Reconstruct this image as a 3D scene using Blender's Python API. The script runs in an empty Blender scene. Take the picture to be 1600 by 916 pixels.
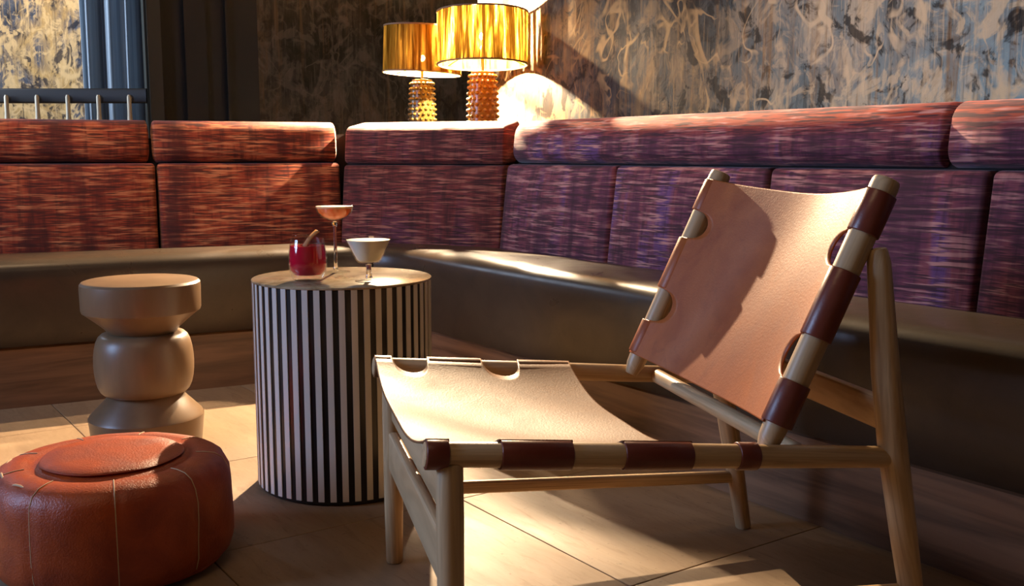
import bpy, bmesh, math, random
from mathutils import Vector, Matrix, Euler
random.seed(7)
sc = bpy.context.scene
COL = sc.collection
PI = math.pi

# ------------------------------------------------------------------ camera
cd = bpy.data.cameras.new('camera'); cam = bpy.data.objects.new('camera', cd); COL.objects.link(cam)
cd.sensor_width = 36.0; cd.lens = 36.0
cd.clip_start = 0.02
cam.location = (0, 0, 0.8)
cam.rotation_euler = (PI/2 - math.atan(216/1600), 0, 0)
sc.camera = cam
# ------------------------------------------------------------------ world, lights, exposure
w = bpy.data.worlds.new('world'); sc.world = w; w.use_nodes = True
w.node_tree.nodes['Background'].inputs[0].default_value = (0.30, 0.38, 0.55, 1)
w.node_tree.nodes['Background'].inputs[1].default_value = 0.05
sc.view_settings.view_transform = 'Standard'; sc.view_settings.look = 'None'
sc.view_settings.gamma = 1.0; sc.view_settings.exposure = 0.0
sc.view_settings.use_curve_mapping = False
sc.cycles.sample_clamp_indirect = 3.0
sc.cycles.caustics_refractive = False; sc.cycles.caustics_reflective = False
sc.cycles.max_bounces = 8; sc.cycles.transparent_max_bounces = 16

def area(name, loc, target, sx, sy, power, color):
    l = bpy.data.lights.new(name, 'AREA'); l.shape = 'RECTANGLE'; l.size = sx; l.size_y = sy
    l.energy = power; l.color = color
    o = bpy.data.objects.new(name, l); COL.objects.link(o); o.location = loc
    o.rotation_euler = (Vector(target)-Vector(loc)).to_track_quat('-Z', 'Y').to_euler()
    return o
def spot(name, loc, target, power, color, angle, blend=0.5, radius=0.06):
    l = bpy.data.lights.new(name, 'SPOT'); l.energy = power; l.color = color
    l.spot_size = math.radians(angle); l.spot_blend = blend; l.shadow_soft_size = radius
    o = bpy.data.objects.new(name, l); COL.objects.link(o); o.location = loc
    o.rotation_euler = (Vector(target)-Vector(loc)).to_track_quat('-Z', 'Y').to_euler()
    return o
area('daylight_window', (-3.96, 1.15, 1.6), (0, 1.35, 1.2), 1.5, 1.4, 150, (0.44, 0.63, 1.0))
WARM = (1.0, 0.66, 0.36)
area('front_warm_fill', (-0.7, 0.6, 2.64), (-0.7, 0.9, 0), 1.0, 0.6, 7.5, WARM)  # added warm fill from the front, no panel is built
spot('bench_fill_spot', (-1.5, 2.75, 2.62), (-1.15, 3.9, 0.5), 75, WARM, 62, 0.9, 0.10)  # added warm fill to brighten the left back panels, no fixture
spot('plum_fill_spot', (0.35, 2.2, 2.6), (0.75, 3.1, 0.8), 60, WARM, 70, 0.9, 0.10)  # added unseen fill that lifts the plum panels
spot('corner_fill_spot', (-0.35, 4.62, 1.75), (-0.36, 2.2, 0.35), 950, (1.0, 0.73, 0.45), 84, 0.45, 0.015)  # added unseen spot in mid-air, carries light to the chair and floor
spot('mural_fill_spot', (1.5, 1.9, 2.6), (1.55, 2.7, 1.2), 60, (0.8, 0.9, 1.0), 70, 0.9, 0.1)  # added cool fill for the right end of the mural
spot('lounge_fill_spot', (-2.9, 5.6, 2.6), (-3.0, 6.5, 1.1), 95, (1.0, 0.74, 0.45), 80, 0.8, 0.1)  # added warm fill on the far mural, no fixture
area('lounge_cool_fill', (-3.4, 4.7, 1.7), (-2.0, 5.55, 1.4), 0.25, 1.2, 45, (0.6, 0.76, 1.0))  # added cool fill on the curtain, no window stands here
BULB_R, BULB_L = 44000.0, 100000.0
LAMP_COL = (1.0, 0.76, 0.50)

# ------------------------------------------------------------------ mesh helpers
class MB:
    def __init__(s): s.v = []; s.f = []; s.uv = []
    def add(s, v, f, uv=None):
        b = len(s.v); s.v += [tuple(p) for p in v]
        s.uv += uv if uv else [(p[0], p[1]) for p in v]
        s.f += [tuple(b+i for i in q) for q in f]
        return s
    def box(s, c, d, rz=0.0):
        c = Vector(c); v = []
        for z in (-.5, .5):
            for x, y in ((-.5, -.5), (.5, -.5), (.5, .5), (-.5, .5)):
                p = Vector((x*d[0], y*d[1], z*d[2])); p.rotate(Euler((0, 0, rz))); v.append(c+p)
        return s.add(v, [(3, 2, 1, 0), (4, 5, 6, 7), (0, 1, 5, 4), (1, 2, 6, 5), (2, 3, 7, 6), (3, 0, 4, 7)])
    def board(s, a, b, wdt, thk, up=(0, 0, 1), bev=0.004):
        # a rounded board from a to b, wdt along 'up', thk across
        a = Vector(a); b = Vector(b); t = (b-a).normalized(); up = Vector(up)
        n = t.cross(up).normalized(); u = n.cross(t).normalized()
        hw, ht = wdt/2, thk/2; prof = []
        for sx, sy in ((1, 1), (-1, 1), (-1, -1), (1, -1)):
            a0 = {(1, 1): 0, (-1, 1): 90, (-1, -1): 180, (1, -1): 270}[(sx, sy)]
            for k in range(4):
                an = math.radians(a0+30*k)
                prof.append((sx*(ht-bev)+bev*math.cos(an), sy*(hw-bev)+bev*math.sin(an)))
        m = len(prof); v = []; uv = []; L = (b-a).length
        for p, q in ((a, 0), (b, L)):
            for i, (x, y) in enumerate(prof): v.append(p+n*x+u*y); uv.append((i/m*(wdt+thk)*2, q))
        f = [(i, (i+1) % m, m+(i+1) % m, m+i) for i in range(m)]
        f += [tuple(range(m-1, -1, -1)), tuple(range(m, 2*m))]
        return s.add(v, f, uv)
    def tube(s, pts, rad, seg=20, arc=None, rounded=0.0):
        pts = [Vector(p) for p in pts]
        if not isinstance(rad, (list, tuple)): rad = [rad]*len(pts)
        rad = list(rad)
        if rounded:
            e = rounded
            def cap(p0, p1, r):
                d = (p1-p0).normalized()
                return [p0, p0+d*e*.3, p0+d*e], [max(r-e, r*.3), r-e*.3, r]
            P0, R0 = cap(pts[0], pts[1], rad[0]); P1, R1 = cap(pts[-1], pts[-2], rad[-1])
            pts = P0+pts[1:-1]+P1[::-1]; rad = R0+rad[1:-1]+R1[::-1]
        v = []; uv = []; L = 0
        t0 = (pts[1]-pts[0]).normalized()
        n = t0.cross(Vector((0, 0, 1)));
        if n.length < 1e-3: n = t0.cross(Vector((0, 1, 0)))
        n.normalize()
        for i, p in enumerate(pts):
            t = (pts[min(i+1, len(pts)-1)]-pts[max(i-1, 0)]).normalized()
            n = (n-t*n.dot(t)).normalized(); bn = t.cross(n)
            if i: L += (p-pts[i-1]).length
            for k in range(seg):
                a = 2*PI*k/seg
                v.append(p+(n*math.cos(a)+bn*math.sin(a))*rad[i]); uv.append((k/seg*2*PI*rad[i], L))
        f = []
        for i in range(len(pts)-1):
            for k in range(seg):
                f.append((i*seg+k, i*seg+(k+1) % seg, (i+1)*seg+(k+1) % seg, (i+1)*seg+k))
        f.append(tuple(range(seg-1, -1, -1))); f.append(tuple(range((len(pts)-1)*seg, len(pts)*seg)))
        return s.add(v, f, uv)
    def lathe(s, prof, seg=48, c=(0, 0, 0), close=False, wob=None):
        v = []; uv = []; L = 0
        for i, (r, z) in enumerate(prof):
            if i: L += math.hypot(r-prof[i-1][0], z-prof[i-1][1])
            for k in range(seg):
                a = 2*PI*k/seg
                rr = r*(wob(a, z) if wob else 1)
                v.append((c[0]+rr*math.cos(a), c[1]+rr*math.sin(a), c[2]+z)); uv.append((k/seg*2*PI*max(r, .001), L))
        f = []
        n = len(prof)
        for i in range(n-1 if not close else n):
            j = (i+1) % n
            for k in range(seg):
                f.append((i*seg+k, i*seg+(k+1) % seg, j*seg+(k+1) % seg, j*seg+k))
        if not close:
            if prof[0][0] > 1e-4: f.append(tuple(range(seg-1, -1, -1)))
            if prof[-1][0] > 1e-4: f.append(tuple(range((n-1)*seg, n*seg)))
        return s.add(v, f, uv)
    def grid(s, P, uv=None, wrap=False):
        n = len(P); m = len(P[0]); v = [p for r in P for p in r]
        u = [q for r in uv for q in r] if uv else None
        f = [(i*m+j, i*m+j+1, (i+1)*m+j+1, (i+1)*m+j) for i in range(n-1) for j in range(m-1)]
        return s.add(v, f, u)
    def rbox(s, h, r, n=(6, 3, 6), puff=0.0, fn=None):
        # rounded box with half sizes h; puff bulges the -Y face; r may differ per axis
        r = list(r) if isinstance(r, (tuple, list)) else [r]*3
        ax = []
        for i in range(3):
            a = h[i]; e = [a-r[i]+r[i]*q for q in (0, .3, .6, .85, 1)]
            inner = [-(a-r[i])+2*(a-r[i])*k/n[i] for k in range(1, n[i])]
            ax.append([-q for q in e[::-1]]+inner+e)
        def mp(p):
            q = Vector(p); c = Vector([max(-(h[i]-r[i]), min(h[i]-r[i], q[i])) for i in range(3)])
            d = q-c; d = Vector([d[i]/r[i] for i in range(3)])
            if d.length > 1e-9:
                d.normalize(); q = c+Vector([d[i]*r[i] for i in range(3)])
            if puff and p[1] < 0:
                fx = 1-abs(q.x/h[0])**4; fz = 1-abs(q.z/h[2])**4
                q.y -= puff*max(0, fx)*max(0, fz)*(-p[1]/h[1])
            if fn: q = Vector(fn(q))
            return q
        for d in range(3):
            a, b = (d+1) % 3, (d+2) % 3
            for sgn in (-1, 1):
                P = []; U = []
                for x in ax[a]:
                    row = []; ur = []
                    for y in ax[b]:
                        p = [0, 0, 0]; p[d] = sgn*h[d]; p[a] = x; p[b] = y
                        row.append(mp(p)); ur.append((p[0], p[2]))
                    P.append(row if sgn > 0 else row[::-1]); U.append(ur if sgn > 0 else ur[::-1])
                s.grid(P, U)
        return s
    def mesh(s, name, smooth=40, merge=0.0):
        me = bpy.data.meshes.new(name); me.from_pydata(s.v, [], s.f)
        ul = me.uv_layers.new(name='UVMap'); vi = [0]*len(me.loops); me.loops.foreach_get('vertex_index', vi)
        ul.data.foreach_set('uv', [c for i in vi for c in s.uv[i]])
        bm = bmesh.new(); bm.from_mesh(me)
        if merge: bmesh.ops.remove_doubles(bm, verts=bm.verts, dist=merge)
        bmesh.ops.recalc_face_normals(bm, faces=bm.faces)
        bm.to_mesh(me); bm.free()
        if smooth:
            me.shade_smooth(); me.set_sharp_from_angle(angle=math.radians(smooth))
        return me
    def build(s, name, m, parent=None, loc=(0, 0, 0), rz=0.0, smooth=40, merge=0.0, kind=None):
        return link(name, s.mesh(name, smooth, merge), m, parent, loc, rz, kind)

def link(name, me, m, parent=None, loc=(0, 0, 0), rz=0.0, kind=None):
    o = bpy.data.objects.new(name, me); COL.objects.link(o)
    if m and not me.materials: me.materials.append(m)
    o.location = loc; o.rotation_euler = (0, 0, rz)
    if parent: o.parent = parent
    if kind: o['kind'] = kind
    return o
def thing(name, label, cat, loc=(0, 0, 0), rz=0.0, group=None):
    o = bpy.data.objects.new(name, None); COL.objects.link(o); o.empty_display_size = .1
    o.location = loc; o.rotation_euler = (0, 0, rz); o['label'] = label; o['category'] = cat
    if group: o['group'] = group
    return o

# ------------------------------------------------------------------ materials
class NT:
    def __init__(s, name):
        s.m = bpy.data.materials.new(name); s.m.use_nodes = True
        s.t = s.m.node_tree; s.b = s.t.nodes['Principled BSDF']; s.out = s.t.nodes['Material Output']
    def n(s, kind, **kw):
        o = s.t.nodes.new(kind)
        for k, v in kw.items():
            if k.startswith('i_'):
                key = k[2:].replace('_', ' ')
                s.set(o.inputs[key], v)
            else: setattr(o, k, v)
        return o
    def set(s, sock, v):
        if isinstance(v, bpy.types.NodeSocket): s.t.links.new(v, sock)
        else: sock.default_value = v
    def coord(s, which='Object', scale=(1, 1, 1), rnd=False):
        tc = s.n('ShaderNodeTexCoord'); v = tc.outputs[which]
        if rnd:
            oi = s.n('ShaderNodeObjectInfo'); mu = s.n('ShaderNodeMath', operation='MULTIPLY'); s.set(mu.inputs[0], oi.outputs['Random']); mu.inputs[1].default_value = 37.0
            ad = s.n('ShaderNodeVectorMath', operation='ADD'); s.set(ad.inputs[0], v); s.set(ad.inputs[1], mu.outputs[0]); v = ad.outputs[0]
        mp = s.n('ShaderNodeMapping'); s.set(mp.inputs['Vector'], v); mp.inputs['Scale'].default_value = scale
        return mp.outputs[0]
    def noise(s, vec, scale=1, detail=4, rough=.55, dist=0):
        o = s.n('ShaderNodeTexNoise'); s.set(o.inputs['Vector'], vec)
        o.inputs['Scale'].default_value = scale; o.inputs['Detail'].default_value = detail
        o.inputs['Roughness'].default_value = rough; o.inputs['Distortion'].default_value = dist
        return o.outputs['Fac']
    def ramp(s, fac, stops, interp='LINEAR'):
        o = s.n('ShaderNodeValToRGB'); s.set(o.inputs[0], fac); e = o.color_ramp.elements; o.color_ramp.interpolation = interp
        while len(e) > 2: e.remove(e[-1])
        while len(e) < len(stops): e.new(.5)
        for k, (p, c) in zip(e, stops):
            k.position = p; c = c if isinstance(c, (tuple, list)) else (c, c, c); k.color = (*c, 1)
        return o.outputs[0]
    def mix(s, fac, a, b, mode='MIX'):
        o = s.n('ShaderNodeMix', data_type='RGBA', blend_type=mode)
        s.set(o.inputs[0], fac)
        for sock, v in ((o.inputs[6], a), (o.inputs[7], b)):
            if isinstance(v, tuple) and len(v) == 3: v = (*v, 1)
            s.set(sock, v)
        return o.outputs[2]
    def bump(s, h, strength=.3, dist=.01):
        o = s.n('ShaderNodeBump'); s.set(o.inputs['Height'], h); o.inputs['Strength'].default_value = strength; o.inputs['Distance'].default_value = dist
        s.set(s.b.inputs['Normal'], o.outputs[0])
    def fin(s, col=None, rough=None, **kw):
        if col is not None:
            if isinstance(col, tuple): col = (*col, 1)
            s.set(s.b.inputs['Base Color'], col)
        if rough is not None: s.set(s.b.inputs['Roughness'], rough)
        for k, v in kw.items(): s.set(s.b.inputs[k.replace('_', ' ')], v)
        return s.m

def m_wood(name, dark, light, rough=.42, sc_=1.0, coords='UV'):
    t = NT(name)
    if coords == 'UV': v = t.coord('UV', (90*sc_, 4*sc_, 1), rnd=True)
    else: v = t.coord('Object', coords, rnd=True)
    n = t.noise(v, 1, 5, .6, .6); n2 = t.noise(v, .22, 3, .5, .4)
    c = t.ramp(n, [(.3, dark), (.62, light)])
    c = t.mix(t.ramp(n2, [(.35, 0.0), (.7, .55)]), c, tuple(x*.75 for x in light))
    t.bump(n, .12, .002)
    return t.fin(c, rough)
def m_leather(name, a, b, rough=.36, bump=.25, scale=6):
    t = NT(name); v = t.coord('Object', rnd=True)
    n = t.noise(v, scale, 6, .6, .8); f = t.noise(v, 260, 3, .6)
    wr = t.noise(v, 22, 5, .65, 2.0)
    c = t.ramp(n, [(.3, a), (.7, b)])
    c = t.mix(t.ramp(wr, [(.55, 0.0), (.75, .35)]), c, tuple(x*.6 for x in a))
    h = t.mix(.35, f, wr)
    t.bump(h, bump, .003)
    r = t.ramp(n, [(.3, rough+.1), (.7, rough-.04)])
    return t.fin(c, r)
def m_fabric(name, base, mid, fleck, band, top=None):
    # horizontally slubbed ikat weave: x runs along the bench, z up
    t = NT(name)
    v1 = t.coord('Object', (8, 8, 105), rnd=True); v2 = t.coord('Object', (11, 11, 200), rnd=True); v3 = t.coord('Object', (8, 3, 1.6), rnd=True); v4 = t.coord('Object', (45, 10, 5), rnd=True)
    s1 = t.noise(v1, 1, 2.5, .55); s2 = t.noise(v2, 1, 2, .5); b1 = t.noise(v3, 1, 4, .55, .3); b2 = t.noise(v4, 1, 3, .55)
    c = t.ramp(b1, [(.32, tuple(x*.55 for x in base)), (.42, base), (.52, mid), (.64, band)])
    c = t.mix(t.ramp(b2, [(.50, 0.0), (.68, .75)]), c, tuple(x*.4 for x in base))
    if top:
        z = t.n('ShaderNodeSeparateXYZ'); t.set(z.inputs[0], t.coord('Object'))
        c = t.mix(t.ramp(z.outputs['Z'], [(.0, 0.0), (.045, .9)]), c, top)  # warm light from above put into the colour of the top
    amt = t.ramp(b1, [(.36, .15), (.58, 1.0)])
    fl = t.n('ShaderNodeMath', operation='MULTIPLY'); t.set(fl.inputs[0], t.ramp(s1, [(.52, 0.0), (.60, .95)])); t.set(fl.inputs[1], amt)
    c = t.mix(fl.outputs[0], c, fleck)
    c = t.mix(t.ramp(s2, [(.52, 0.0), (.60, .85)]), c, tuple(x*.28 for x in base))
    c = t.mix(t.ramp(s1, [(.36, .8), (.44, 0.0)]), c, tuple(x*.35 for x in base))
    t.bump(t.mix(.5, s1, s2), .35, .004)
    return t.fin(c, .82, Sheen_Weight=.12, Sheen_Roughness=.5)
def m_mural(name, dark, slate, ochre, cream, blue=None, bl=(1.0, 2.2), contrast=1.0):
    t = NT(name); v = t.coord('Object', (1, 1, .75)); vs = t.coord('Object', (26, 26, 1.3)); vf = t.coord('Object', (70, 70, 4))
    big = t.noise(v, 1.7, 5, .6, .7); med = t.noise(v, 4.0, 5, .6, 1.2); fin = t.noise(v, 13, 5, .65, 1.5)
    lin = t.noise(v, 3.6, 2, .5, 1.0); lin2 = t.noise(v, 7.0, 2, .5, .8)
    st = t.noise(vs, 1, 4, .62, .25); ss = t.noise(vf, 1, 4, .65, .2)
    c = t.ramp(big, [(.34, dark), (.46, slate), (.56, ochre), (.66, slate), (.74, dark)])
    if blue:
        x = t.n('ShaderNodeSeparateXYZ'); t.set(x.inputs[0], t.coord('Object'))
        g = t.n('ShaderNodeMapRange'); t.set(g.inputs[0], x.outputs['X']); g.inputs[1].default_value = bl[0]; g.inputs[2].default_value = bl[1]
        gm = t.n('ShaderNodeMath', operation='MULTIPLY'); t.set(gm.inputs[0], g.outputs[0]); t.set(gm.inputs[1], t.ramp(med, [(.30, .35), (.55, 1.0)]))
        c = t.mix(gm.outputs[0], c, blue)
    # scumbled pale dabs and dark patches
    pale = g.outputs[0] if blue else None
    if blue: cream3 = cream; cream = t.mix(t.ramp(pale, [(0.0, 0.0), (.45, 1.0)]), (.36, .235, .105), cream)
    def lite(f, k):   # pale tone grows denser along the wall, away from the corner
        if not blue: return f
        ma = t.n('ShaderNodeMath', operation='MULTIPLY_ADD'); t.set(ma.inputs[0], pale); ma.inputs[1].default_value = 1-k; ma.inputs[2].default_value = k
        mu = t.n('ShaderNodeMath', operation='MULTIPLY'); t.set(mu.inputs[0], f); t.set(mu.inputs[1], ma.outputs[0]); return mu.outputs[0]
    c = t.mix(lite(t.ramp(med, [(.52, 0.0), (.60, .8*contrast)]), .25), c, cream)
    c = t.mix(t.ramp(med, [(.34, .9*contrast), (.42, 0.0)]), c, dark)
    c = t.mix(lite(t.ramp(fin, [(.54, 0.0), (.64, .75*contrast)]), .35), c, cream)
    c = t.mix(t.ramp(fin, [(.36, .85*contrast), (.45, 0.0)]), c, dark)
    # vertical drags of the dry brush
    c = t.mix(t.ramp(st, [(.53, 0.0), (.64, .6)]), c, ochre)
    c = t.mix(t.ramp(st, [(.34, .6), (.44, 0.0)]), c, dark)
    c = t.mix(lite(t.ramp(ss, [(.55, 0.0), (.66, .6*min(1, contrast+.2))]), .55), c, cream)
    c = t.mix(t.ramp(ss, [(.33, .5), (.43, 0.0)]), c, dark)
    dab = t.noise(t.coord('Object', (1, 1, .8)), 8.5, 4, .6, .7)
    c = t.mix(lite(t.ramp(dab, [(.555, 0.0), (.60, .8*contrast)]), .30), c, cream)
    c = t.mix(t.ramp(dab, [(.385, .85*contrast), (.43, 0.0)]), c, dark)
    # scratched curling lines
    brk = t.ramp(t.noise(v, 6.0, 3, .6), [(.48, 0.0), (.58, 1.0)])
    for nz, wd, cl in ((lin, .016, cream), (lin2, .012, cream)):
        lf = t.n('ShaderNodeMath', operation='MULTIPLY'); t.set(lf.inputs[0], t.ramp(nz, [(.5-wd*1.6, 0.0), (.5-wd*.6, .85*contrast), (.5+wd*.6, .85*contrast), (.5+wd*1.6, 0.0)])); t.set(lf.inputs[1], brk)
        c = t.mix(lf.outputs[0], c, cl)
    t.bump(t.mix(.5, med, fin), .25, .01)
    return t.fin(c, .8, **{'Specular_IOR_Level': .2})
def m_plain(name, col, rough=.5, **kw): return NT(name).fin(col, rough, **kw)
def m_glass(name, tint=(1, 1, 1), gl=.14):
    t = NT(name); tr = t.n('ShaderNodeBsdfTransparent'); g = t.n('ShaderNodeBsdfGlossy'); g.inputs['Roughness'].default_value = .03
    tr.inputs[0].default_value = (*tint, 1)
    lw = t.n('ShaderNodeLayerWeight'); lw.inputs[0].default_value = .5
    pw = t.n('ShaderNodeMath', operation='POWER'); t.set(pw.inputs[0], lw.outputs['Facing']); pw.inputs[1].default_value = 3.5
    ad = t.n('ShaderNodeMath', operation='MULTIPLY_ADD'); t.set(ad.inputs[0], pw.outputs[0]); ad.inputs[1].default_value = .55; ad.inputs[2].default_value = gl*.4; ad.use_clamp = True
    mx = t.n('ShaderNodeMixShader'); t.set(mx.inputs[0], ad.outputs[0]); t.set(mx.inputs[1], tr.outputs[0]); t.set(mx.inputs[2], g.outputs[0])
    t.set(t.out.inputs[0], mx.outputs[0]); return t.m
def m_emit(name, col, strength):
    t = NT(name); e = t.n('ShaderNodeEmission'); e.inputs[0].default_value = (*col, 1); e.inputs[1].default_value = strength
    t.set(t.out.inputs[0], e.outputs[0]); return t.m
def m_shade(name, hole, glow=1.0):
    # vertical raffia strands, woven with thin gaps
    t = NT(name); v = t.coord('Object', (1, 1, .05)); n = t.noise(v, 42, 4, .7, .3); n2 = t.noise(v, 14, 3, .6, .3)
    c = t.ramp(n, [(.38, (.13, .050, .003)), (.6, (.50, .26, .030))])
    d = t.n('ShaderNodeBsdfDiffuse'); t.set(d.inputs[0], c)
    tl = t.n('ShaderNodeBsdfTranslucent'); t.set(tl.inputs[0], t.mix(.35, c, (.80, .36, .03)))
    m1 = t.n('ShaderNodeMixShader'); t.set(m1.inputs[0], t.ramp(n, [(.44, .0012*glow), (.52, .006*glow), (.60, .05*glow)])); t.set(m1.inputs[1], d.outputs[0]); t.set(m1.inputs[2], tl.outputs[0])
    tp = t.n('ShaderNodeBsdfTransparent'); m2 = t.n('ShaderNodeMixShader')
    t.set(m2.inputs[0], t.ramp(n, [(.55, 0.0), (.60, hole)])); t.set(m2.inputs[1], m1.outputs[0]); t.set(m2.inputs[2], tp.outputs[0])
    t.set(t.out.inputs[0], m2.outputs[0]); return t.m
def m_stone(name, a, b, vein):
    t = NT(name); v = t.coord('Object', (1, 5, 1), rnd=True); v2 = t.coord('Object', rnd=True)
    n = t.noise(v, 2.2, 6, .62, .8); p = t.noise(v2, 60, 4, .6); q = t.noise(v, 9, 5, .65, 1.0)
    c = t.ramp(n, [(.3, a), (.7, b)])
    c = t.mix(t.ramp(q, [(.55, 0.0), (.75, .5)]), c, vein)
    c = t.mix(t.ramp(p, [(.64, 0.0), (.74, .5)]), c, tuple(x*.5 for x in vein))
    t.bump(t.mix(.4, p, q), .15, .004)
    return t.fin(c, t.ramp(q, [(.3, .55), (.7, .68)]), Specular_IOR_Level=.3)

M = {}
M['oak'] = m_wood('oiled_oak', (.35, .21, .10), (.64, .44, .24), .40)
M['stool_wood'] = m_wood('turned_wood', (.13, .072, .036), (.24, .148, .078), .36, coords=(5, 5, 1.2))
M['plinth_wood'] = m_wood('stained_plinth_wood', (.030, .013, .006), (.26, .135, .07), .40, coords=(1.8, 1.8, 26))
M['tan'] = m_leather('saddle_leather_lit', (.165, .072, .029), (.255, .125, .056), .46, .2)  # same leather as the back; beige of glancing light put into its colour
M['tan_back'] = m_leather('russet_saddle_leather', (.26, .050, .010), (.44, .118, .024), .45, .18)
M['tan'].node_tree.nodes['Principled BSDF'].inputs['Specular IOR Level'].default_value = .22
M['tan_back'].node_tree.nodes['Principled BSDF'].inputs['Specular IOR Level'].default_value = .3
M['tan_back'].node_tree.nodes['Principled BSDF'].inputs['Coat Weight'].default_value = .12
M['tan_back'].node_tree.nodes['Principled BSDF'].inputs['Coat Roughness'].default_value = .28
M['burgundy_shade'] = m_leather('burgundy_shaded_leather', (.13, .026, .015), (.19, .042, .022), .32, .10)  # same leather; shade on its outer side put into the darker colour
M['pouf'] = m_leather('orange_tan_leather', (.24, .028, .004), (.45, .070, .009), .40, .6, 9)
M['thread'] = m_plain('cream_thread', (.55, .36, .20), .7)
M['seat_hide'] = m_leather('olive_brown_hide', (.040, .028, .019), (.062, .044, .029), .30, .08)
RUST = ((.19, .020, .006), (.36, .048, .013), (.70, .24, .10), (.50, .105, .032))
MAR = ((.11, .014, .016), (.19, .030, .026), (.42, .15, .105), (.14, .030, .055))
PLUM = ((.14, .026, .060), (.25, .055, .070), (.60, .27, .24), (.15, .055, .18))
M['rust'] = m_fabric('rust_slub_fabric', *RUST)
M['maroon'] = m_fabric('maroon_slub_fabric', *MAR)
M['plum'] = m_fabric('plum_slub_fabric', *PLUM)
M['plum_roll_lit'] = m_fabric('plum_fabric_warm_lit_top', *PLUM, top=(.42, .055, .018))  # red top stands for warm light falling from above
M['gap'] = m_plain('dark_backing', (.012, .007, .006), .9)
M['mural'] = m_mural('distressed_mural', (.016, .015, .015), (.070, .070, .066), (.25, .14, .05), (.66, .53, .34), (.25, .37, .41), (1.35, 2.4))
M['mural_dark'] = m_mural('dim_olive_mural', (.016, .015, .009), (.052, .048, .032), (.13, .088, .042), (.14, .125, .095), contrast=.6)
M['mural_far'] = m_mural('gold_blue_mural', (.018, .022, .036), (.085, .105, .15), (.50, .34, .14), (.70, .52, .27))
M['near_black'] = m_plain('near_black_flat', (.0055, .005, .0038), .7)
M['olive'] = m_plain('olive_grey_paint', (.035, .034, .022), .6)
M['ceil'] = m_plain('dark_ceiling_paint', (.06, .05, .04), .8)
M['plaster'] = m_plain('dark_plaster', (.11, .085, .06), .75)
M['grout'] = m_plain('brown_grout', (.10, .065, .038), .85)
M['tile'] = m_stone('beige_limestone', (.225, .145, .082), (.31, .21, .122), (.15, .09, .048))
M['white_strip'] = m_plain('bone_inlay', (.62, .60, .54), .30)
M['black_strip'] = m_plain('black_resin', (.010, .010, .011), .28)
def m_top():
    t = NT('veined_brown_stone'); v = t.coord('Object'); n = t.noise(v, 9, 6, .65, 1.6)
    return t.fin(t.ramp(n, [(.3, (.14, .085, .045)), (.5, (.33, .25, .15)), (.7, (.46, .38, .26))]), .16)
M['top'] = m_top()
M['glass'] = m_glass('clear_glass')
M['solid_glass'] = m_plain('solid_glass', (.97, .96, .93), .04, Transmission_Weight=1.0, IOR=1.45)
M['pane'] = m_glass('window_pane', (.95, .97, 1), .06)
M['red_drink'] = m_plain('red_drink', (.75, .010, .045), .12, Transmission_Weight=.15, IOR=1.33)
M['orange_drink'] = m_plain('orange_drink', (.95, .17, .03), .2)
M['foam'] = m_plain('pale_pink_foam', (.85, .48, .28), .5)
M['white_drink'] = m_plain('milky_drink', (.88, .84, .68), .28)
M['ice'] = m_glass('clear_ice', (.93, .90, .88), .22)
M['peel'] = m_plain('citrus_peel', (.55, .22, .05), .5)
M['ceramic'] = NT('amber_glazed_ceramic').fin((.45, .19, .018), .25)
M['ceramic_l'] = NT('mustard_glazed_ceramic').fin((.12, .075, .012), .3)
M['brass'] = m_plain('aged_brass', (.55, .36, .14), .3, Metallic=1.0)
M['ring'] = m_plain('dark_shade_trim', (.20, .11, .04), .6)
M['lining'] = m_plain('white_shade_lining', (.85, .80, .70), .6)
M['bulb_r'] = m_emit('lit_bulb', LAMP_COL, BULB_R)
M['bulb_l'] = m_emit('lit_bulb_clear', LAMP_COL, BULB_L)
M['shade_r'] = m_shade('raffia_shade_bright', .3, 5.0)
M['shade_l'] = m_shade('raffia_shade', .004, .03)
def m_curtain():
    t = NT('blue_grey_satin'); n = t.noise(t.coord('Object', (40, 40, .4)), 1, 3, .5)
    return t.fin(t.ramp(n, [(.3, (.13, .16, .20)), (.7, (.42, .48, .52))]), .42, Sheen_Weight=.4)
M['curtain'] = m_curtain()
M['rail_dark'] = m_plain('dark_stained_rail', (.035, .025, .018), .45)
M['baluster'] = m_plain('pale_turned_wood', (.75, .62, .42), .5)

# ------------------------------------------------------------------ plan lines
RD = Vector((.57, -.82)).normalized()          # right bench, towards the viewer
RN = Vector((-.82, -.57)).normalized()         # faces the room
LD = Vector((.931, .366)).normalized()         # left bench back, towards the corner
LN = Vector((.366, -.931)).normalized()
A = Vector((-.664, 3.975)); B = Vector((-.05, 3.745))
MD = (B-A).normalized(); MN = Vector((MD.y, -MD.x))
def V3(p, z=0.0): return Vector((p.x, p.y, z))

# ------------------------------------------------------------------ setting
floor = MB().box((.2, 2.0, -.03), (9.2, 9.4, .04)).build('floor', M['grout'], smooth=0, kind='structure')
FA = math.atan2(RD.y, RD.x)
tb = MB().rbox((.2990, .2990, .012), .002, (1, 1, 1)).mesh('floor_tile', 40, .0001); tb.materials.append(M['tile'])
T0 = Vector((-.047, 2.21)); PN = Vector((-RD.y, RD.x))
for i in range(-9, 9):
    for j in range(-9, 9):
        c = T0+RD*(.6*i+.17)+PN*(.6*j+.3)
        if not (-.3 < c.y < 6.4 and abs(c.x) < .62*c.y+.75): continue
        if (c-Vector((.66, 2.15))).dot(RN) < -.45: continue
        t = bpy.data.objects.new('tile', tb); COL.objects.link(t); t.parent = floor
        t.location = (c.x, c.y, -.012); t.rotation_euler = (0, 0, FA+(PI if (i+j) % 2 else 0))
WR = Vector((.05, 4.317)); WL = Vector((-.75, 5.43))
EDGE = WR-RD*.35; CORN = WL+LD*1.1
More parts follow.
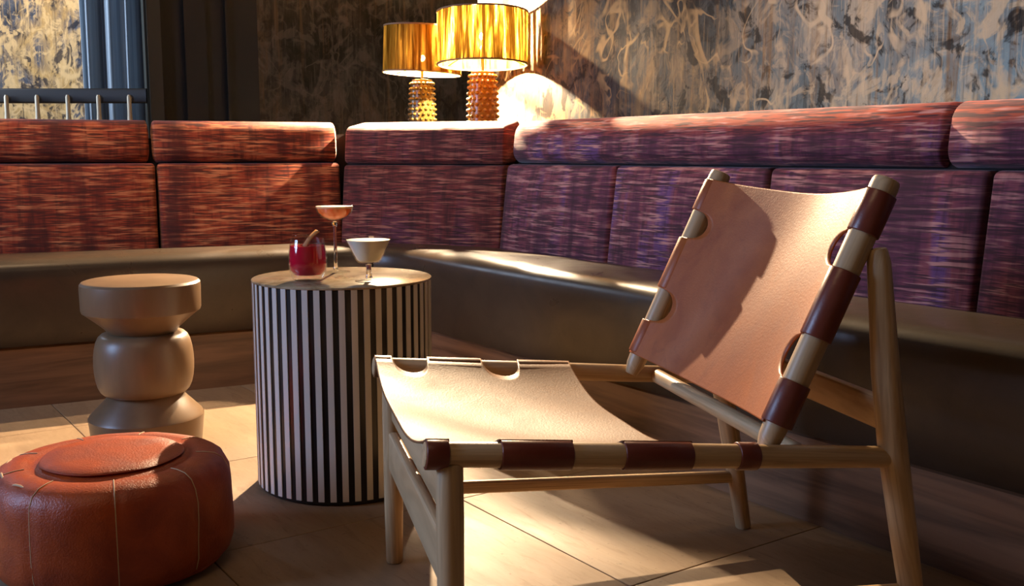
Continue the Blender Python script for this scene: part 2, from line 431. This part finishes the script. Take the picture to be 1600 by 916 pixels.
def wall(name, p, d, L, h0, h1, thk, m, side, kind='structure'):
    # local x runs along the wall from p, local y away from the room
    b = MB(); b.box((L/2, side*thk/2, (h0+h1)/2), (L, thk, h1-h0))
    return b.build(name, m, None, (p.x, p.y, 0), math.atan2(d.y, d.x), 0, kind=kind)
wall('wall_right', EDGE, RD, 8.2, 0, 2.7, .12, M['mural'], 1)
LDm = -LD
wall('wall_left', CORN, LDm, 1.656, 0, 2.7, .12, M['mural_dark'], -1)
rt = CORN+Vector((.03, .0))-EDGE
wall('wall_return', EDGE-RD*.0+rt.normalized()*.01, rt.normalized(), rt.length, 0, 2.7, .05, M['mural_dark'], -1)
pil0 = CORN+LDm*1.656
wall('wall_dark_opening', pil0, LDm, .46, 0, 2.7, .30, M['near_black'], -1)  # near-black panel stands in for the shade inside an open recess
pb = MB(); pb.box((.49, -.13, 1.35), (.062, .36, 2.7)); pb.box((.527, -.12, 1.35), (.012, .30, 2.7))
pb.build('trim_1', M['olive'], None, (pil0.x, pil0.y, 0), math.atan2(LDm.y, LDm.x), 0, kind='structure')
pb = MB(); pb.box((.15, .012, 1.35), (.012, .03, 2.7)); pb.box((.30, .012, 1.35), (.10, .02, 2.7))
pb.build('trim_2', M['near_black'], None, (pil0.x, pil0.y, 0), math.atan2(LDm.y, LDm.x), 0, kind='structure')
MB().box((-1.55, 6.56, 1.35), (4.5, .12, 2.7)).build('wall_far', M['mural_far'], smooth=0, kind='structure')
ws = MB()
ws.box((-3.82, -1.11, 1.35), (.12, 3.02, 2.7)); ws.box((-3.82, 4.26, 1.35), (.12, 4.72, 2.7))
ws.box((-3.82, 1.15, .425), (.12, 1.5, .85)); ws.box((-3.82, 1.15, 2.5), (.12, 1.5, .4))
ws.build('wall_side', M['plaster'], smooth=0, kind='structure')
MB().box((.5, -2.56, 1.35), (8.6, .12, 2.7)).build('wall_back', M['plaster'], smooth=0, kind='structure')
win = MB()
for y in (.43, 1.15, 1.87): win.box((-3.79, y, 1.575), (.06, .05, 1.45))
for z in (.87, 1.575, 2.28): win.box((-3.79, 1.15, z), (.055, 1.5, .05))
wn = win.build('window_1', M['near_black'], smooth=0, kind='structure')
MB().box((-3.83, 1.15, 1.575), (.008, 1.46, 1.42)).build('pane', M['pane'], wn, smooth=0)
MB().box((.2, 2.0, 2.76), (9.2, 9.4, .12)).build('ceiling', M['ceil'], smooth=0, kind='structure')

# ledge behind the banquette that carries the lamps
lb = MB()
q = [A-MN*.17-LD*.45, A-MN*.17, B-MN*.17, B-RN*.175+RD*2.6, B-RN*.395+RD*2.6, EDGE+RN*.01, CORN+LN*.02, pil0+LD*.3+LN*.012]
def prism(b, poly, z0, z1):
    n = len(poly); b.add([V3(p, z0) for p in poly]+[V3(p, z1) for p in poly],
        [tuple(range(n-1, -1, -1)), tuple(range(n, 2*n))]+[(i, (i+1) % n, n+(i+1) % n, n+i) for i in range(n)])
prism(lb, q, .0, .88)
lb.build('trim_3', M['near_black'], smooth=0, kind='structure')

# ------------------------------------------------------------------ banquette
ban = thing('banquette', 'long upholstered corner banquette with striped rust and plum back and brown leather seat', 'banquette', (-.462, 3.765, 0))
BO = Vector((-.462, 3.765))
def lean(th):  # back cushions lean away from the sitter
    return lambda q_: (q_.x, q_.y+(q_.z)*th, q_.z)
def cushion(name, p0, p1, nrm, z0, z1, thk, r, m, puff, gap=.004, setback=0.0, top=None, label=None):
    d = (p1-p0); L = d.length-2*gap; d.normalize(); h = (z1-z0)/2
    zc = (z0+z1)/2
    c = (p0+p1)/2 - nrm*(thk/2+setback)
    k = .12
    def fn(q_):
        y = q_.y+(q_.z+zc-.44)*k
        z = q_.z
        if top and q_.z > 0: z = q_.z + top*max(0, (q_.y+thk/2)/thk)*(q_.z/h)
        return (q_.x, y, z)
    b = MB().rbox((L/2, thk/2, h), r, (10, 3, 6), puff, fn)
    o = b.build(name, m, ban, (c.x-BO.x, c.y-BO.y, zc), math.atan2(d.y, d.x), 60, .0003)
    if label: o['label'] = label
    return o
Lp = lambda t: Vector((-.964, 3.857))+LD*t
Rp = lambda t: Vector((0, 3.68))+RD*t
tA = (A-Vector((-.964, 3.857))).dot(LD)
ls = [-1.45, -.98, -.345, tA]
for a, b_ in zip(ls, ls[1:-1]+[tA+.014]):
    cushion('back_panel', Lp(a), Lp(b_), LN, .40, .769, .12, (.012, .022, .016), M['rust'], .016)
for a, b_ in ((-1.45, -.36), (-.36, tA+.010)):
    cushion('head_roll', Lp(a), Lp(b_), LN, .772, .926, .15, (.014, .055, .050), M['rust'], .012)
cushion('back_panel', A-MD*.012, B+MD*.012, MN, .40, .762, .12, (.012, .022, .016), M['maroon'], .016, label='maroon corner back panel')
cushion('head_roll', A-MD*.012, B+MD*.012, MN, .765, .905, .17, (.012, .03, .022), M['maroon'], .010, top=.028, label='maroon corner head roll')
r0 = (B-Vector((0, 3.68))).dot(RD)
rs = [r0-.012, .517, 1.149, 1.77, 2.40, 3.0]
for a, b_ in zip(rs, rs[1:]):
    cushion('back_panel', Rp(a), Rp(b_), RN, .40, .766, .12, (.012, .022, .016), M['plum'], .016)
for a, b_ in ((r0+.01, 1.65), (1.65, 3.0)):
    cushion('head_roll', Rp(a), Rp(b_), RN, .769, .922, .15, (.012, .055, .050), M['plum_roll_lit'], .012)
# dark backing behind the joints
bk = MB()
for p0, p1, n_ in ((Lp(-1.45), A, LN), (A, B, MN), (B, Rp(3.0), RN)):
    a0, a1 = p0-n_*.05-Vector(BO), p1-n_*.05-Vector(BO)
    c0, c1 = a0-n_*.075, a1-n_*.075
    z0, z1 = .05, .86; k = .10
    v = [V3(a0-n_*-.0, z0), V3(a1, z0), V3(c1, z0), V3(c0, z0), V3(a0-n_*.045, z1), V3(a1-n_*.045, z1), V3(c1-n_*.03, z1), V3(c0-n_*.03, z1)]
    bk.add(v, [(3, 2, 1, 0), (4, 5, 6, 7), (0, 1, 5, 4), (1, 2, 6, 5), (2, 3, 7, 6), (3, 0, 4, 7)])
bk.build('back_frame', M['gap'], ban, smooth=0)
# front line (plinth face) of the seat: left run, rounded corner, right run
FL0 = Vector((-.886, 3.545)); FLd = Vector((.887, .46)).normalized()
FR0 = Vector((.66, 2.15))
C0 = Vector((-.462, 3.765)); FIL = .30
e0 = C0-FLd*FIL; e1 = C0+RD*FIL
front = [e0-FLd*s_ for s_ in (1.6, 1.3, 1.0, .7, .5, .35, .2, .1)]
fl = []
for k in range(13):
    u = k/12; fl.append(e0*(1-u)**2+C0*2*u*(1-u)+e1*u*u)
front += fl
rlen = 3.2
front += [e1+RD*s_ for s_ in (.1, .2, .35, .5, .7, .9, 1.1, 1.3, 1.6, 1.9, 2.2, 2.6)]
nL, nF, nR = 8, 13, 12
back = [Lp(tA-(1.5)*(1-i/(nL))) for i in range(nL)]
back += [A.lerp(B, k/12) for k in range(13)]
back += [B+RD*(front[nL+nF+i]-e1).dot(RD)*1.0 for i in range(nR)]
def nrm_at(i):
    t = (front[min(i+1, len(front)-1)]-front[max(i-1, 0)]).normalized(); return Vector((t.y, -t.x))
def seat(i0, i1, cut0, cut1):
    P = []; U = []; L = 0
    for i in range(i0, i1+1):
        f = front[i]; n_ = nrm_at(i); bq = back[i]-(f-back[i]).normalized()*.06
        if i > i0: L += (front[i]-front[i-1]).length
        prof = []
        ov = .045
        face = [(.012, .198), (.020, .215), (.030, .28), (.040, .35), (.047, .41), (.046, .438), (.038, .456), (.022, .468), (.0, .474)]
        for o_, z in face: prof.append((f+n_*o_, z))
        for u in (.1, .22, .36, .5, .64, .78, .9, 1.0):
            q_ = f.lerp(bq, u); prof.append((q_, .474-.024*u+.012*math.sin(PI*u)))
        prof.append((bq, .20))
        row = [V3(p-BO, z) for p, z in prof]
        P.append(row); s_ = [0]
        for a, b_ in zip(row, row[1:]): s_.append(s_[-1]+(b_-a).length)
        U.append([(L, q_) for q_ in s_])
    # soften the mitred end
    for idx, cut in ((0, cut0), (-1, cut1)):
        if cut:
            inner = P[1] if idx == 0 else P[-2]
            edge = P[idx]
            c_ = sum((p for p in edge), Vector())/len(edge)
            newr = [p+(q_-p).normalized()*.004+(c_-p).normalized()*.010 for p, q_ in zip(edge, inner)]
            sub = [p.lerp(q_, .12) for p, q_ in zip(edge, inner)]
            if idx == 0: P = [newr, sub]+P[1:]; U = [U[0], U[0]]+U[1:]
            else: P = P[:-1]+[sub, newr]; U = U[:-1]+[U[-1], U[-1]]
    b = MB().grid(P, U); m = len(P[0]); n = len(P)
    b.f.append(tuple(range(m-1, -1, -1))); b.f.append(tuple((n-1)*m+k for k in range(m)))
    b.f += [(i*m, (i+1)*m, (i+1)*m+m-1, i*m+m-1) for i in range(n-1)]
    return b
mid = nL+6
seat(0, mid, False, True).build('seat_cushion', M['seat_hide'], ban, smooth=50)
seat(mid, len(front)-1, True, False).build('seat_cushion', M['seat_hide'], ban, smooth=50)
pl = MB(); P = []
for i, f in enumerate(front):
    n_ = nrm_at(i); bq = back[i]
    P.append([V3(f-n_*.30-BO, .0), V3(f-BO, .0), V3(f-BO, .188), V3(f-n_*.006-BO, .194), V3(f-n_*.30-BO, .194)])
pl.grid(P)
m = 5; n = len(P); pl.f.append(tuple(range(m))); pl.f.append(tuple((n-1)*m+k for k in range(m)))
pl.build('plinth', M['plinth_wood'], ban, smooth=30)

# ------------------------------------------------------------------ side table
TX, TY, TR, TH = -.412, 2.47, .215, .507
st = thing('side_table', 'round drum side table with black and white vertical stripes carrying three cocktails', 'table', (TX, TY, 0))
MB().lathe([(TR-.006, 0.004), (TR-.003, .010), (TR-.003, TH-.008), (TR-.006, TH-.006)], 96).build('drum', M['black_strip'], st, smooth=50)
MB().lathe([(TR-.012, TH-.006), (TR-.0005, TH-.006), (TR+.0005, TH-.005), (TR+.0005, TH-.0015), (TR-.0015, TH)], 96).build('table_top', M['top'], st, smooth=40)
sm = MB(); N = 48; P = []
for k in range(5):
    a = (k/4-.5)*2*PI/N*.50
    P.append([(r*math.sin(a), -r*math.cos(a), z) for r, z in ((TR-.004, .012), (TR-.0005, .012), (TR-.0005, TH-.0062), (TR-.004, TH-.0062))])
sm.grid(P); sm.f += [(0, 1, 2, 3), (16, 17, 18, 19)]
sme = sm.mesh('inlay_strip', 40); sme.materials.append(M['white_strip'])
for k in range(N):
    o = bpy.data.objects.new('inlay_strip', sme); COL.objects.link(o); o.parent = st; o.rotation_euler = (0, 0, 2*PI*k/N+.02)

# ------------------------------------------------------------------ glasses on the table
def goblet(name, prof_out, wall_t, loc, label, cat):
    # prof_out from base centre up the outside to the rim; inside is offset by wall_t above the bowl start
    o = thing(name, label, cat, loc)
    return o
# red drink in a tumbler
g1 = thing('tumbler', 'stemless tumbler of bright red drink on the left of the striped table', 'glass', (-.480, 2.395, TH))
MB().lathe([(.0, .0), (.030, .0), (.036, .004), (.0430, .022), (.0455, .042), (.0440, .064), (.0400, .090), (.0390, .098), (.0378, .098), (.0386, .090), (.0425, .064), (.0438, .042), (.0412, .024), (.033, .014), (.0, .012)], 40).build('bowl', M['glass'], g1)
MB().lathe([(.0, .013), (.032, .0145), (.0405, .0245), (.0432, .042), (.0420, .064), (.0395, .082), (.0, .082)], 40).build('drink', M['red_drink'], g1)
ib = MB().rbox((.017, .017, .017), .004, (2, 2, 2)); 
ice = ib.build('ice_cube', M['ice'], None, (-.494, 2.392, TH+.092), .5, 40, .0002); ice['label'] = 'clear ice cube poking above the red drink'; ice['category'] = 'ice cube'
pk = MB(); P = []
for i in range(9):
    u = i/8
    P.append([(-.012+.034*u, -.008+.004*u, -.012+.040*u+.006*math.sin(PI*u)), (-.014+.034*u-.006, .008, -.008+.040*u+.004*math.sin(PI*u))])
pk.grid(P)
pe = pk.build('citrus_peel', M['peel'], None, (-.474, 2.398, TH+.087), .2, 60)
sm_ = pe.modifiers.new('s', 'SOLIDIFY'); sm_.thickness = .002
pe['label'] = 'curl of orange citrus peel resting on the red drink'; pe['category'] = 'garnish'
# tall coupe
g2 = thing('coupe_glass', 'tall stemmed coupe filled with orange cocktail at the back of the striped table', 'glass', (-.443, 2.56, TH))
MB().lathe([(.0, .0), (.035, .0), (.036, .002), (.012, .006), (.005, .008), (.0, .008)], 40).build('foot', M['glass'], g2)
MB().lathe([(.0, .008), (.006, .009), (.0045, .016), (.0040, .05), (.0040, .112), (.0068, .122), (.009, .127), (.0, .129)], 24).build('stem', M['solid_glass'], g2)
MB().lathe([(.0, .1295), (.016, .131), (.032, .139), (.0425, .150), (.0485, .168), (.0475, .168), (.0415, .151), (.031, .141), (.012, .133), (.0, .132)], 40).build('bowl', M['glass'], g2)
MB().lathe([(.0, .1325), (.012, .1335), (.0305, .1415), (.0408, .1515), (.0440, .161), (.0, .161)], 40).build('drink', M['orange_drink'], g2)
MB().lathe([(.0, .1612), (.0440, .1612), (.0462, .1660), (.0, .1664)], 40).build('foam', M['foam'], g2)
# short cocktail glass
g3 = thing('cocktail_glass', 'short stemmed flared glass of milky white cocktail on the striped table', 'glass', (-.334, 2.375, TH))
MB().lathe([(.0, .0), (.032, .0), (.033, .002), (.014, .005), (.007, .008), (.0, .008)], 40).build('foot', M['glass'], g3)
MB().lathe([(.0, .008), (.008, .009), (.0062, .016), (.0056, .032), (.008, .040), (.0, .0415)], 24).build('stem', M['solid_glass'], g3)
MB().lathe([(.0, .042), (.024, .044), (.030, .050), (.043, .078), (.0545, .102), (.0535, .102), (.042, .079), (.028, .051), (.022, .046), (.0, .046)], 40).build('bowl', M['glass'], g3)
MB().lathe([(.0, .0465), (.0215, .0467), (.0275, .0517), (.0413, .079), (.0505, .0975), (.0, .0975)], 40).build('drink', M['white_drink'], g3)

# ------------------------------------------------------------------ turned stool
sx = thing('stool', 'turned solid wood stool of stacked rounded blocks in front of the banquette', 'stool', (-1.02, 2.79, 0))
def smooth_prof(p): return p
MB().lathe([(.0, .312), (.086, .312), (.100, .330), (.125, .352), (.148, .371), (.155, .376), (.157, .382), (.158, .44), (.157, .452), (.152, .458), (.145, .4605), (.0, .4605)], 64).build('seat_block', M['stool_wood'], sx, smooth=28)
pts_ = []
for k in range(13):
    a = -PI/2+PI*k/12
    pts_.append((.088+.044*max(0, math.cos(a))**.55, .230+.086*math.sin(a)*(1.0)))
MB().lathe([(.0, pts_[0][1])]+pts_+[(.0, pts_[-1][1])], 64).build('middle_block', M['stool_wood'], sx, smooth=50)
MB().lathe([(.0, .0), (.142, .0), (.146, .006), (.153, .072), (.1535, .080), (.150, .087), (.100, .139), (.094, .146), (.0, .146)], 64).build('base_block', M['stool_wood'], sx, smooth=28)

# ------------------------------------------------------------------ leather pouf
pf = thing('pouf', 'round orange tan leather floor pouf with sewn seams and flat top patch', 'pouf', (-.785, 1.95, 0))
PR = .226
seams = [math.radians(a) for a in range(-68, 292, 40)]
def wobp(a, z):
    w_ = 1.0
    for s_ in seams:
        d = (a-s_+PI) % (2*PI)-PI
        w_ -= .016*math.exp(-(d/.035)**2)
        w_ -= .004*math.exp(-((d-.2)/.12)**2)
    return w_+.006*math.sin(5*a+z*21)+.004*math.sin(11*a-z*40)+.003*math.sin(23*a+z*70)*math.sin(3*a)
prof = [(.0, .004), (.18, .004), (.204, .010), (.217, .022), (.2245, .045), (.2265, .08), (.2265, .12), (.2255, .155), (.2215, .180), (.212, .198), (.196, .208), (.176, .2115), (.160, .212), (.148, .208), (.139, .2105), (.120, .214), (.07, .216), (.0, .217)]
MB().lathe(prof, 128, wob=lambda a, z: wobp(a, z) if z < .2122 else 1+(wobp(a, z)-1)*.4).build('cover', M['pouf'], pf, smooth=70)
top = MB().lathe([(.128, .2125), (.1325, .2165), (.129, .2195), (.09, .2215), (.0, .2225)], 96, wob=lambda a, z: 1+.012*math.sin(3*a+1)+.008*math.sin(7*a)).build('top_patch', M['pouf'], pf, smooth=60)
for s_ in seams:
    th = MB()
    pts = []
    for r, z in prof[3:13]:
        rr = r*wobp(s_, z)+.0006; pts.append((rr*math.cos(s_), rr*math.sin(s_), z+.0006))
    th.tube(pts, .0011, 6)
    th.build('stitched_seam', M['thread'], pf, smooth=60)
pp = MB(); ring = []
for k in range(97):
    a = 2*PI*k/96; ring.append((.206*math.cos(a)*wobp(a, .02), .206*math.sin(a)*wobp(a, .02), .016+.003*math.sin(4*a)))
pp.tube(ring, .0042, 8); pp.build('base_piping', M['pouf'], pf, smooth=60)
pp = MB(); ring = []
for k in range(20):
    a = math.radians(178+72*k/19); r_ = .196; ring.append((r_*math.cos(a), r_*math.sin(a), .2035+.005*math.sin(k*.9)))
pp.tube(ring, .0022, 8); pp.build('edge_piping', M['thread'], pf, smooth=60)

# ------------------------------------------------------------------ lounge chair
ch = thing('lounge_chair', 'low oak lounge chair with slung tan leather seat and reclined back', 'chair', (-.159, 1.649, 0), .247)
W2, PP = .3015, .2815
def rz_(d): return .394-.0787*d
OAK = M['oak']
for s_ in (-1, 1):
    o = MB().tube([(.0, s_*W2, 0.0), (.0, s_*W2, .12), (.0, s_*W2, .30), (.0, s_*W2, rz_(0)-.010)], [.0165, .0185, .0195, .0185], 24, rounded=.004).build('leg', OAK, ch)
    o = MB().tube([(.758, s_*(W2+.004), 0), (.720, s_*W2, .20), (.692, s_*W2, .345), (.672, s_*W2, .47), (.655, s_*(W2-.006), .640), (.652, s_*(W2-.008), .662)], [.0165, .0205, .0225, .0215, .0175, .015], 24, rounded=.005).build('leg', OAK, ch)
    MB().tube([(-.036, s_*W2, rz_(-.036)), (.3, s_*W2, rz_(.3)), (.688, s_*W2, rz_(.688))], [.0175, .0185, .0165], 24, rounded=.003).build('side_rail', OAK, ch)
    MB().tube([(.484, s_*PP, .358), (.493, s_*PP, .378), (.51, s_*PP, .414), (.667, s_*PP, .753), (.672, s_*PP, .764)], [.013, .018, .0205, .0215, .0205], 24, rounded=.004).build('back_post', OAK, ch)
    MB().board((.0, s_*(W2-.002), .148), (.728, s_*(W2-.002), .118), .026, .016, bev=.006).build('side_stretcher', OAK, ch)
MB().board((0, -W2, .230), (0, W2, .230), .078, .020, bev=.006).build('front_stretcher', OAK, ch)
MB().board((.004, -W2, .318), (.004, W2, .318), .058, .016, bev=.006).build('front_rail', OAK, ch)
MB().tube([(.545, -W2, rz_(.545)-.002), (.545, W2, rz_(.545)-.002)], .0145, 20).build('rear_rail', OAK, ch)
MB().board((.682, -W2, .405), (.682, W2, .405), .052, .018, bev=.006).build('back_stretcher', OAK, ch)
# slung leather: sheet whose two long edges have half-round cut-outs between the sleeves
def sling(name, edgeA, edgeB, nrm, span, cuts, sag, m, inset=.055, nv=170, nu=26, tucks=None):
    P = []; U = []
    t0, t1 = span
    for j in range(nv+1):
        t = t0+(t1-t0)*j/nv
        a = edgeA(t); b_ = edgeB(t); W_ = (b_-a).length
        ins = 0.0
        for c0, c1 in cuts:
            x = (t-(c0+c1)/2)/((c1-c0)/2)
            if abs(x) < 1: ins = inset*math.sqrt(1-x*x)**.8
        u0 = ins/W_; row = []; ur = []
        for i in range(nu+1):
            u = u0+(1-2*u0)*i/nu
            z = -sag(u, (t-t0)/(t1-t0))
            row.append(a.lerp(b_, u)+nrm*z); ur.append((u*W_, t))
        P.append(row); U.append(ur)
    o = MB().grid(P, U).build(name, m, ch, smooth=60)
    md = o.modifiers.new('thickness', 'SOLIDIFY'); md.thickness = .0035; md.offset = 0
    return o
up = Vector((.0787, 0, 1)).normalized()
sE = lambda s_: (lambda t: Vector((t, s_*W2, rz_(t)))+up*.0205)
def seat_sag(u, v):
    base = .060*(4*u*(1-u))**.85
    return base*(1-.25*(2*v-1)**2)+.004*math.sin(u*9+v*7)*(4*u*(1-u))
scuts = [(-.002, .070), (.173, .250)]
s1 = sling('seat_sling', sE(-1), sE(1), up, (-.034, .356), [(.0, .066), (.176, .247)], seat_sag, M['tan'])
D = Vector((.174, 0, .375)); Lp_ = D.length; D.normalize(); BN = Vector((-D.z, 0, D.x))
bE = lambda s_: (lambda t: Vector((.493, s_*PP, .378))+D*(Lp_*t)+BN*.0225)
def back_sag(u, v):
    return .052*(4*u*(1-u))**.85*(1-.15*(2*v-1)**2)+.003*math.sin(u*8+v*5)*(4*u*(1-u))
s2 = sling('back_sling', bE(-1), bE(1), BN, (.045, .975), [(.225, .395), (.665, .810)], back_sag, M['tan_back'])
def sleeve(p0, p1, r):
    p0, p1 = Vector(p0), Vector(p1)
    return MB().tube([p0, p0.lerp(p1, .5), p1], r, 28, rounded=.0015)
for s_ in (-1, 1):
    for d0, d1 in ((-.034, -.003), (.070, .173), (.250, .354)):
        sleeve((d0, s_*W2, rz_(d0)), (d1, s_*W2, rz_(d1)), .0212).build('leather_sleeve', M['burgundy_shade'] if s_ < 0 else M['tan'], ch, smooth=60)
    if s_ < 0: sleeve((.428, s_*W2, rz_(.428)), (.460, s_*W2, rz_(.460)), .0208).build('leather_strap', M['burgundy_shade'], ch, smooth=60)
    for t0, t1 in ((.055, .222), (.398, .662), (.812, .972)):
        c0 = Vector((.493, s_*PP, .378))+D*(Lp_*t0); c1 = Vector((.493, s_*PP, .378))+D*(Lp_*t1)
        sleeve(c0, c1, .0245).build('leather_sleeve', M['burgundy_shade'] if s_ < 0 else M['tan_back'], ch, smooth=60)

# ------------------------------------------------------------------ table lamps on the ledge
def knob_mesh(m):
    me = MB().lathe([(.0, .0), (.0085, .0), (.0078, .004), (.0045, .0095), (.0, .0115)], 10).mesh('knob', 60)
    me.materials.append(m); return me
def lamp(label, loc, k, m_body, m_sh, m_bulb, tilt, body_h=.25, bulb_z=.09):
    o = thing('table_lamp', label, 'lamp', loc, group=None)
    R0 = .058*k; H = body_h
    MB().lathe([(.0, .0), (.062*k, .0), (.064*k, .006), (.058*k, .014), (R0*1.02, .03), (R0, H*.5), (R0*.90, H*.86), (R0*.80, H), (.02, H+.004), (.0, H+.004)], 48).build('lamp_base', m_body, o, smooth=50)
    rows = 10; kb = knob_mesh(m_body)
    for r in range(rows):
        z = .028+(H-.045)*r/(rows-1); fr = z/H
        rr = R0*(1.02-.04*fr) if fr < .5 else R0*(1.0-.10*(fr-.5)/.36*1.0)
        cnt = 16
        for c in range(cnt):
            a = 2*PI*(c+.5*(r % 2))/cnt
            if math.cos(a-(-PI/2)) < -.25: continue
            kn = bpy.data.objects.new('knob', kb); COL.objects.link(kn); kn.parent = o
            kn.location = (rr*.97*math.cos(a), rr*.97*math.sin(a), z); kn.rotation_euler = (0, PI/2, a); kn.scale = (k, k, k)
    MB().tube([(0, 0, H), (0, 0, H+.08)], .006, 12).build('stem', M['brass'], o)
    z0 = H+.027*k+.002; z1 = z0+.205*k; SR = .181*k
    tl = Euler(tilt).to_matrix()
    def tilted(b):
        c = Vector((0, 0, z0)); b.v = [tuple(tl @ (Vector(p)-c)+c) for p in b.v]; return b
    b = MB(); P = []; n = 180
    for i in range(9):
        row = []
        for j in range(n+1):
            a = 2*PI*j/n; rr = SR*(1+.006*math.sin(j*2*PI/5)+.003*math.sin(j*1.7))
            row.append((rr*math.cos(a), rr*math.sin(a), z0+(z1-z0)*i/8))
        P.append(row)
    b.grid(P); tilted(b).build('lamp_shade', m_sh, o, smooth=60, merge=.0002)
    for z in (z0, z1):
        b = MB().lathe([(SR-.003, z-.003), (SR+.0035, z-.003), (SR+.0035, z+.003), (SR-.003, z+.003)], 64, close=True)
        tilted(b).build('shade_ring', M['ring'], o)
    zb = z0+bulb_z*k
    MB().lathe([(.0, zb-.034), (.013, zb-.034), (.014, zb-.006), (.012, zb)], 20).build('socket', M['brass'], o)
    MB().lathe([(.0, zb), (.007, zb+.001), (.0115, zb+.009), (.0120, zb+.015), (.009, zb+.023), (.0, zb+.026)], 14).build('bulb', m_bulb, o)
    sp = MB()
    for j in range(3):
        a = 2*PI*j/3+.4; sp.tube([(.008*math.cos(a), .008*math.sin(a), zb-.02), (SR*math.cos(a), SR*math.sin(a), z0+.004)], .0018, 6)
    sp.build('shade_spider', M['brass'], o)
    return o
lamp('larger, brighter table lamp of the pair, raffia drum shade, amber base', (-.118, 4.20, .88), 1.0, M['ceramic'], M['shade_r'], M['bulb_r'], (-.05, 0, 0), .25, .098)
lamp('smaller, dimmer table lamp of the pair, tilted raffia shade, mustard base', (-.388, 4.50, .88), .93, M['ceramic_l'], M['shade_l'], M['bulb_l'], (0, .045, 0), .24, .055)

# ------------------------------------------------------------------ far lounge: curtain and railing
cb = MB(); P = []; n = 150
for i in range(13):
    z = .02+2.66*i/12; row = []
    for j in range(n+1):
        u = j/n
        x = .52*u; y = .045*math.sin(u*2*PI*5.2+.4*math.sin(i*.3))+.015*math.sin(u*41+1)
        row.append((x-.012*math.sin(i*.4)*u, y, z))
    P.append(row)
cb.grid(P)
cu = cb.build('curtain', M['curtain'], None, (-2.29, 5.55, 0), 0, 70); cu['label'] = 'pale blue satin curtain hanging in folds beside the far gold mural'; cu['category'] = 'curtain'
md = cu.modifiers.new('thickness', 'SOLIDIFY'); md.thickness = .003
rl = thing('railing', 'dark handrail on pale balusters behind the left end of the banquette', 'railing', (-2.6, 5.0, 0))
MB().board((-.9, .03, 1.082), (.84, .03, 1.082), .070, .045, bev=.008).build('handrail', M['rail_dark'], rl)
MB().board((-.9, 0, .06), (.84, 0, .06), .05, .045, bev=.006).build('bottom_rail', M['rail_dark'], rl)
bme = MB().lathe([(.010, .08), (.013, .20), (.009, .35), (.014, .6), (.009, .85), (.012, .97), (.010, 1.0), (.010, 1.075), (.006, 1.085)], 12).mesh('baluster', 50); bme.materials.append(M['baluster'])
for k in range(12):
    o = bpy.data.objects.new('baluster', bme); COL.objects.link(o); o.parent = rl; o.location = (-.84+.1475*k-.02, -.005, 0)
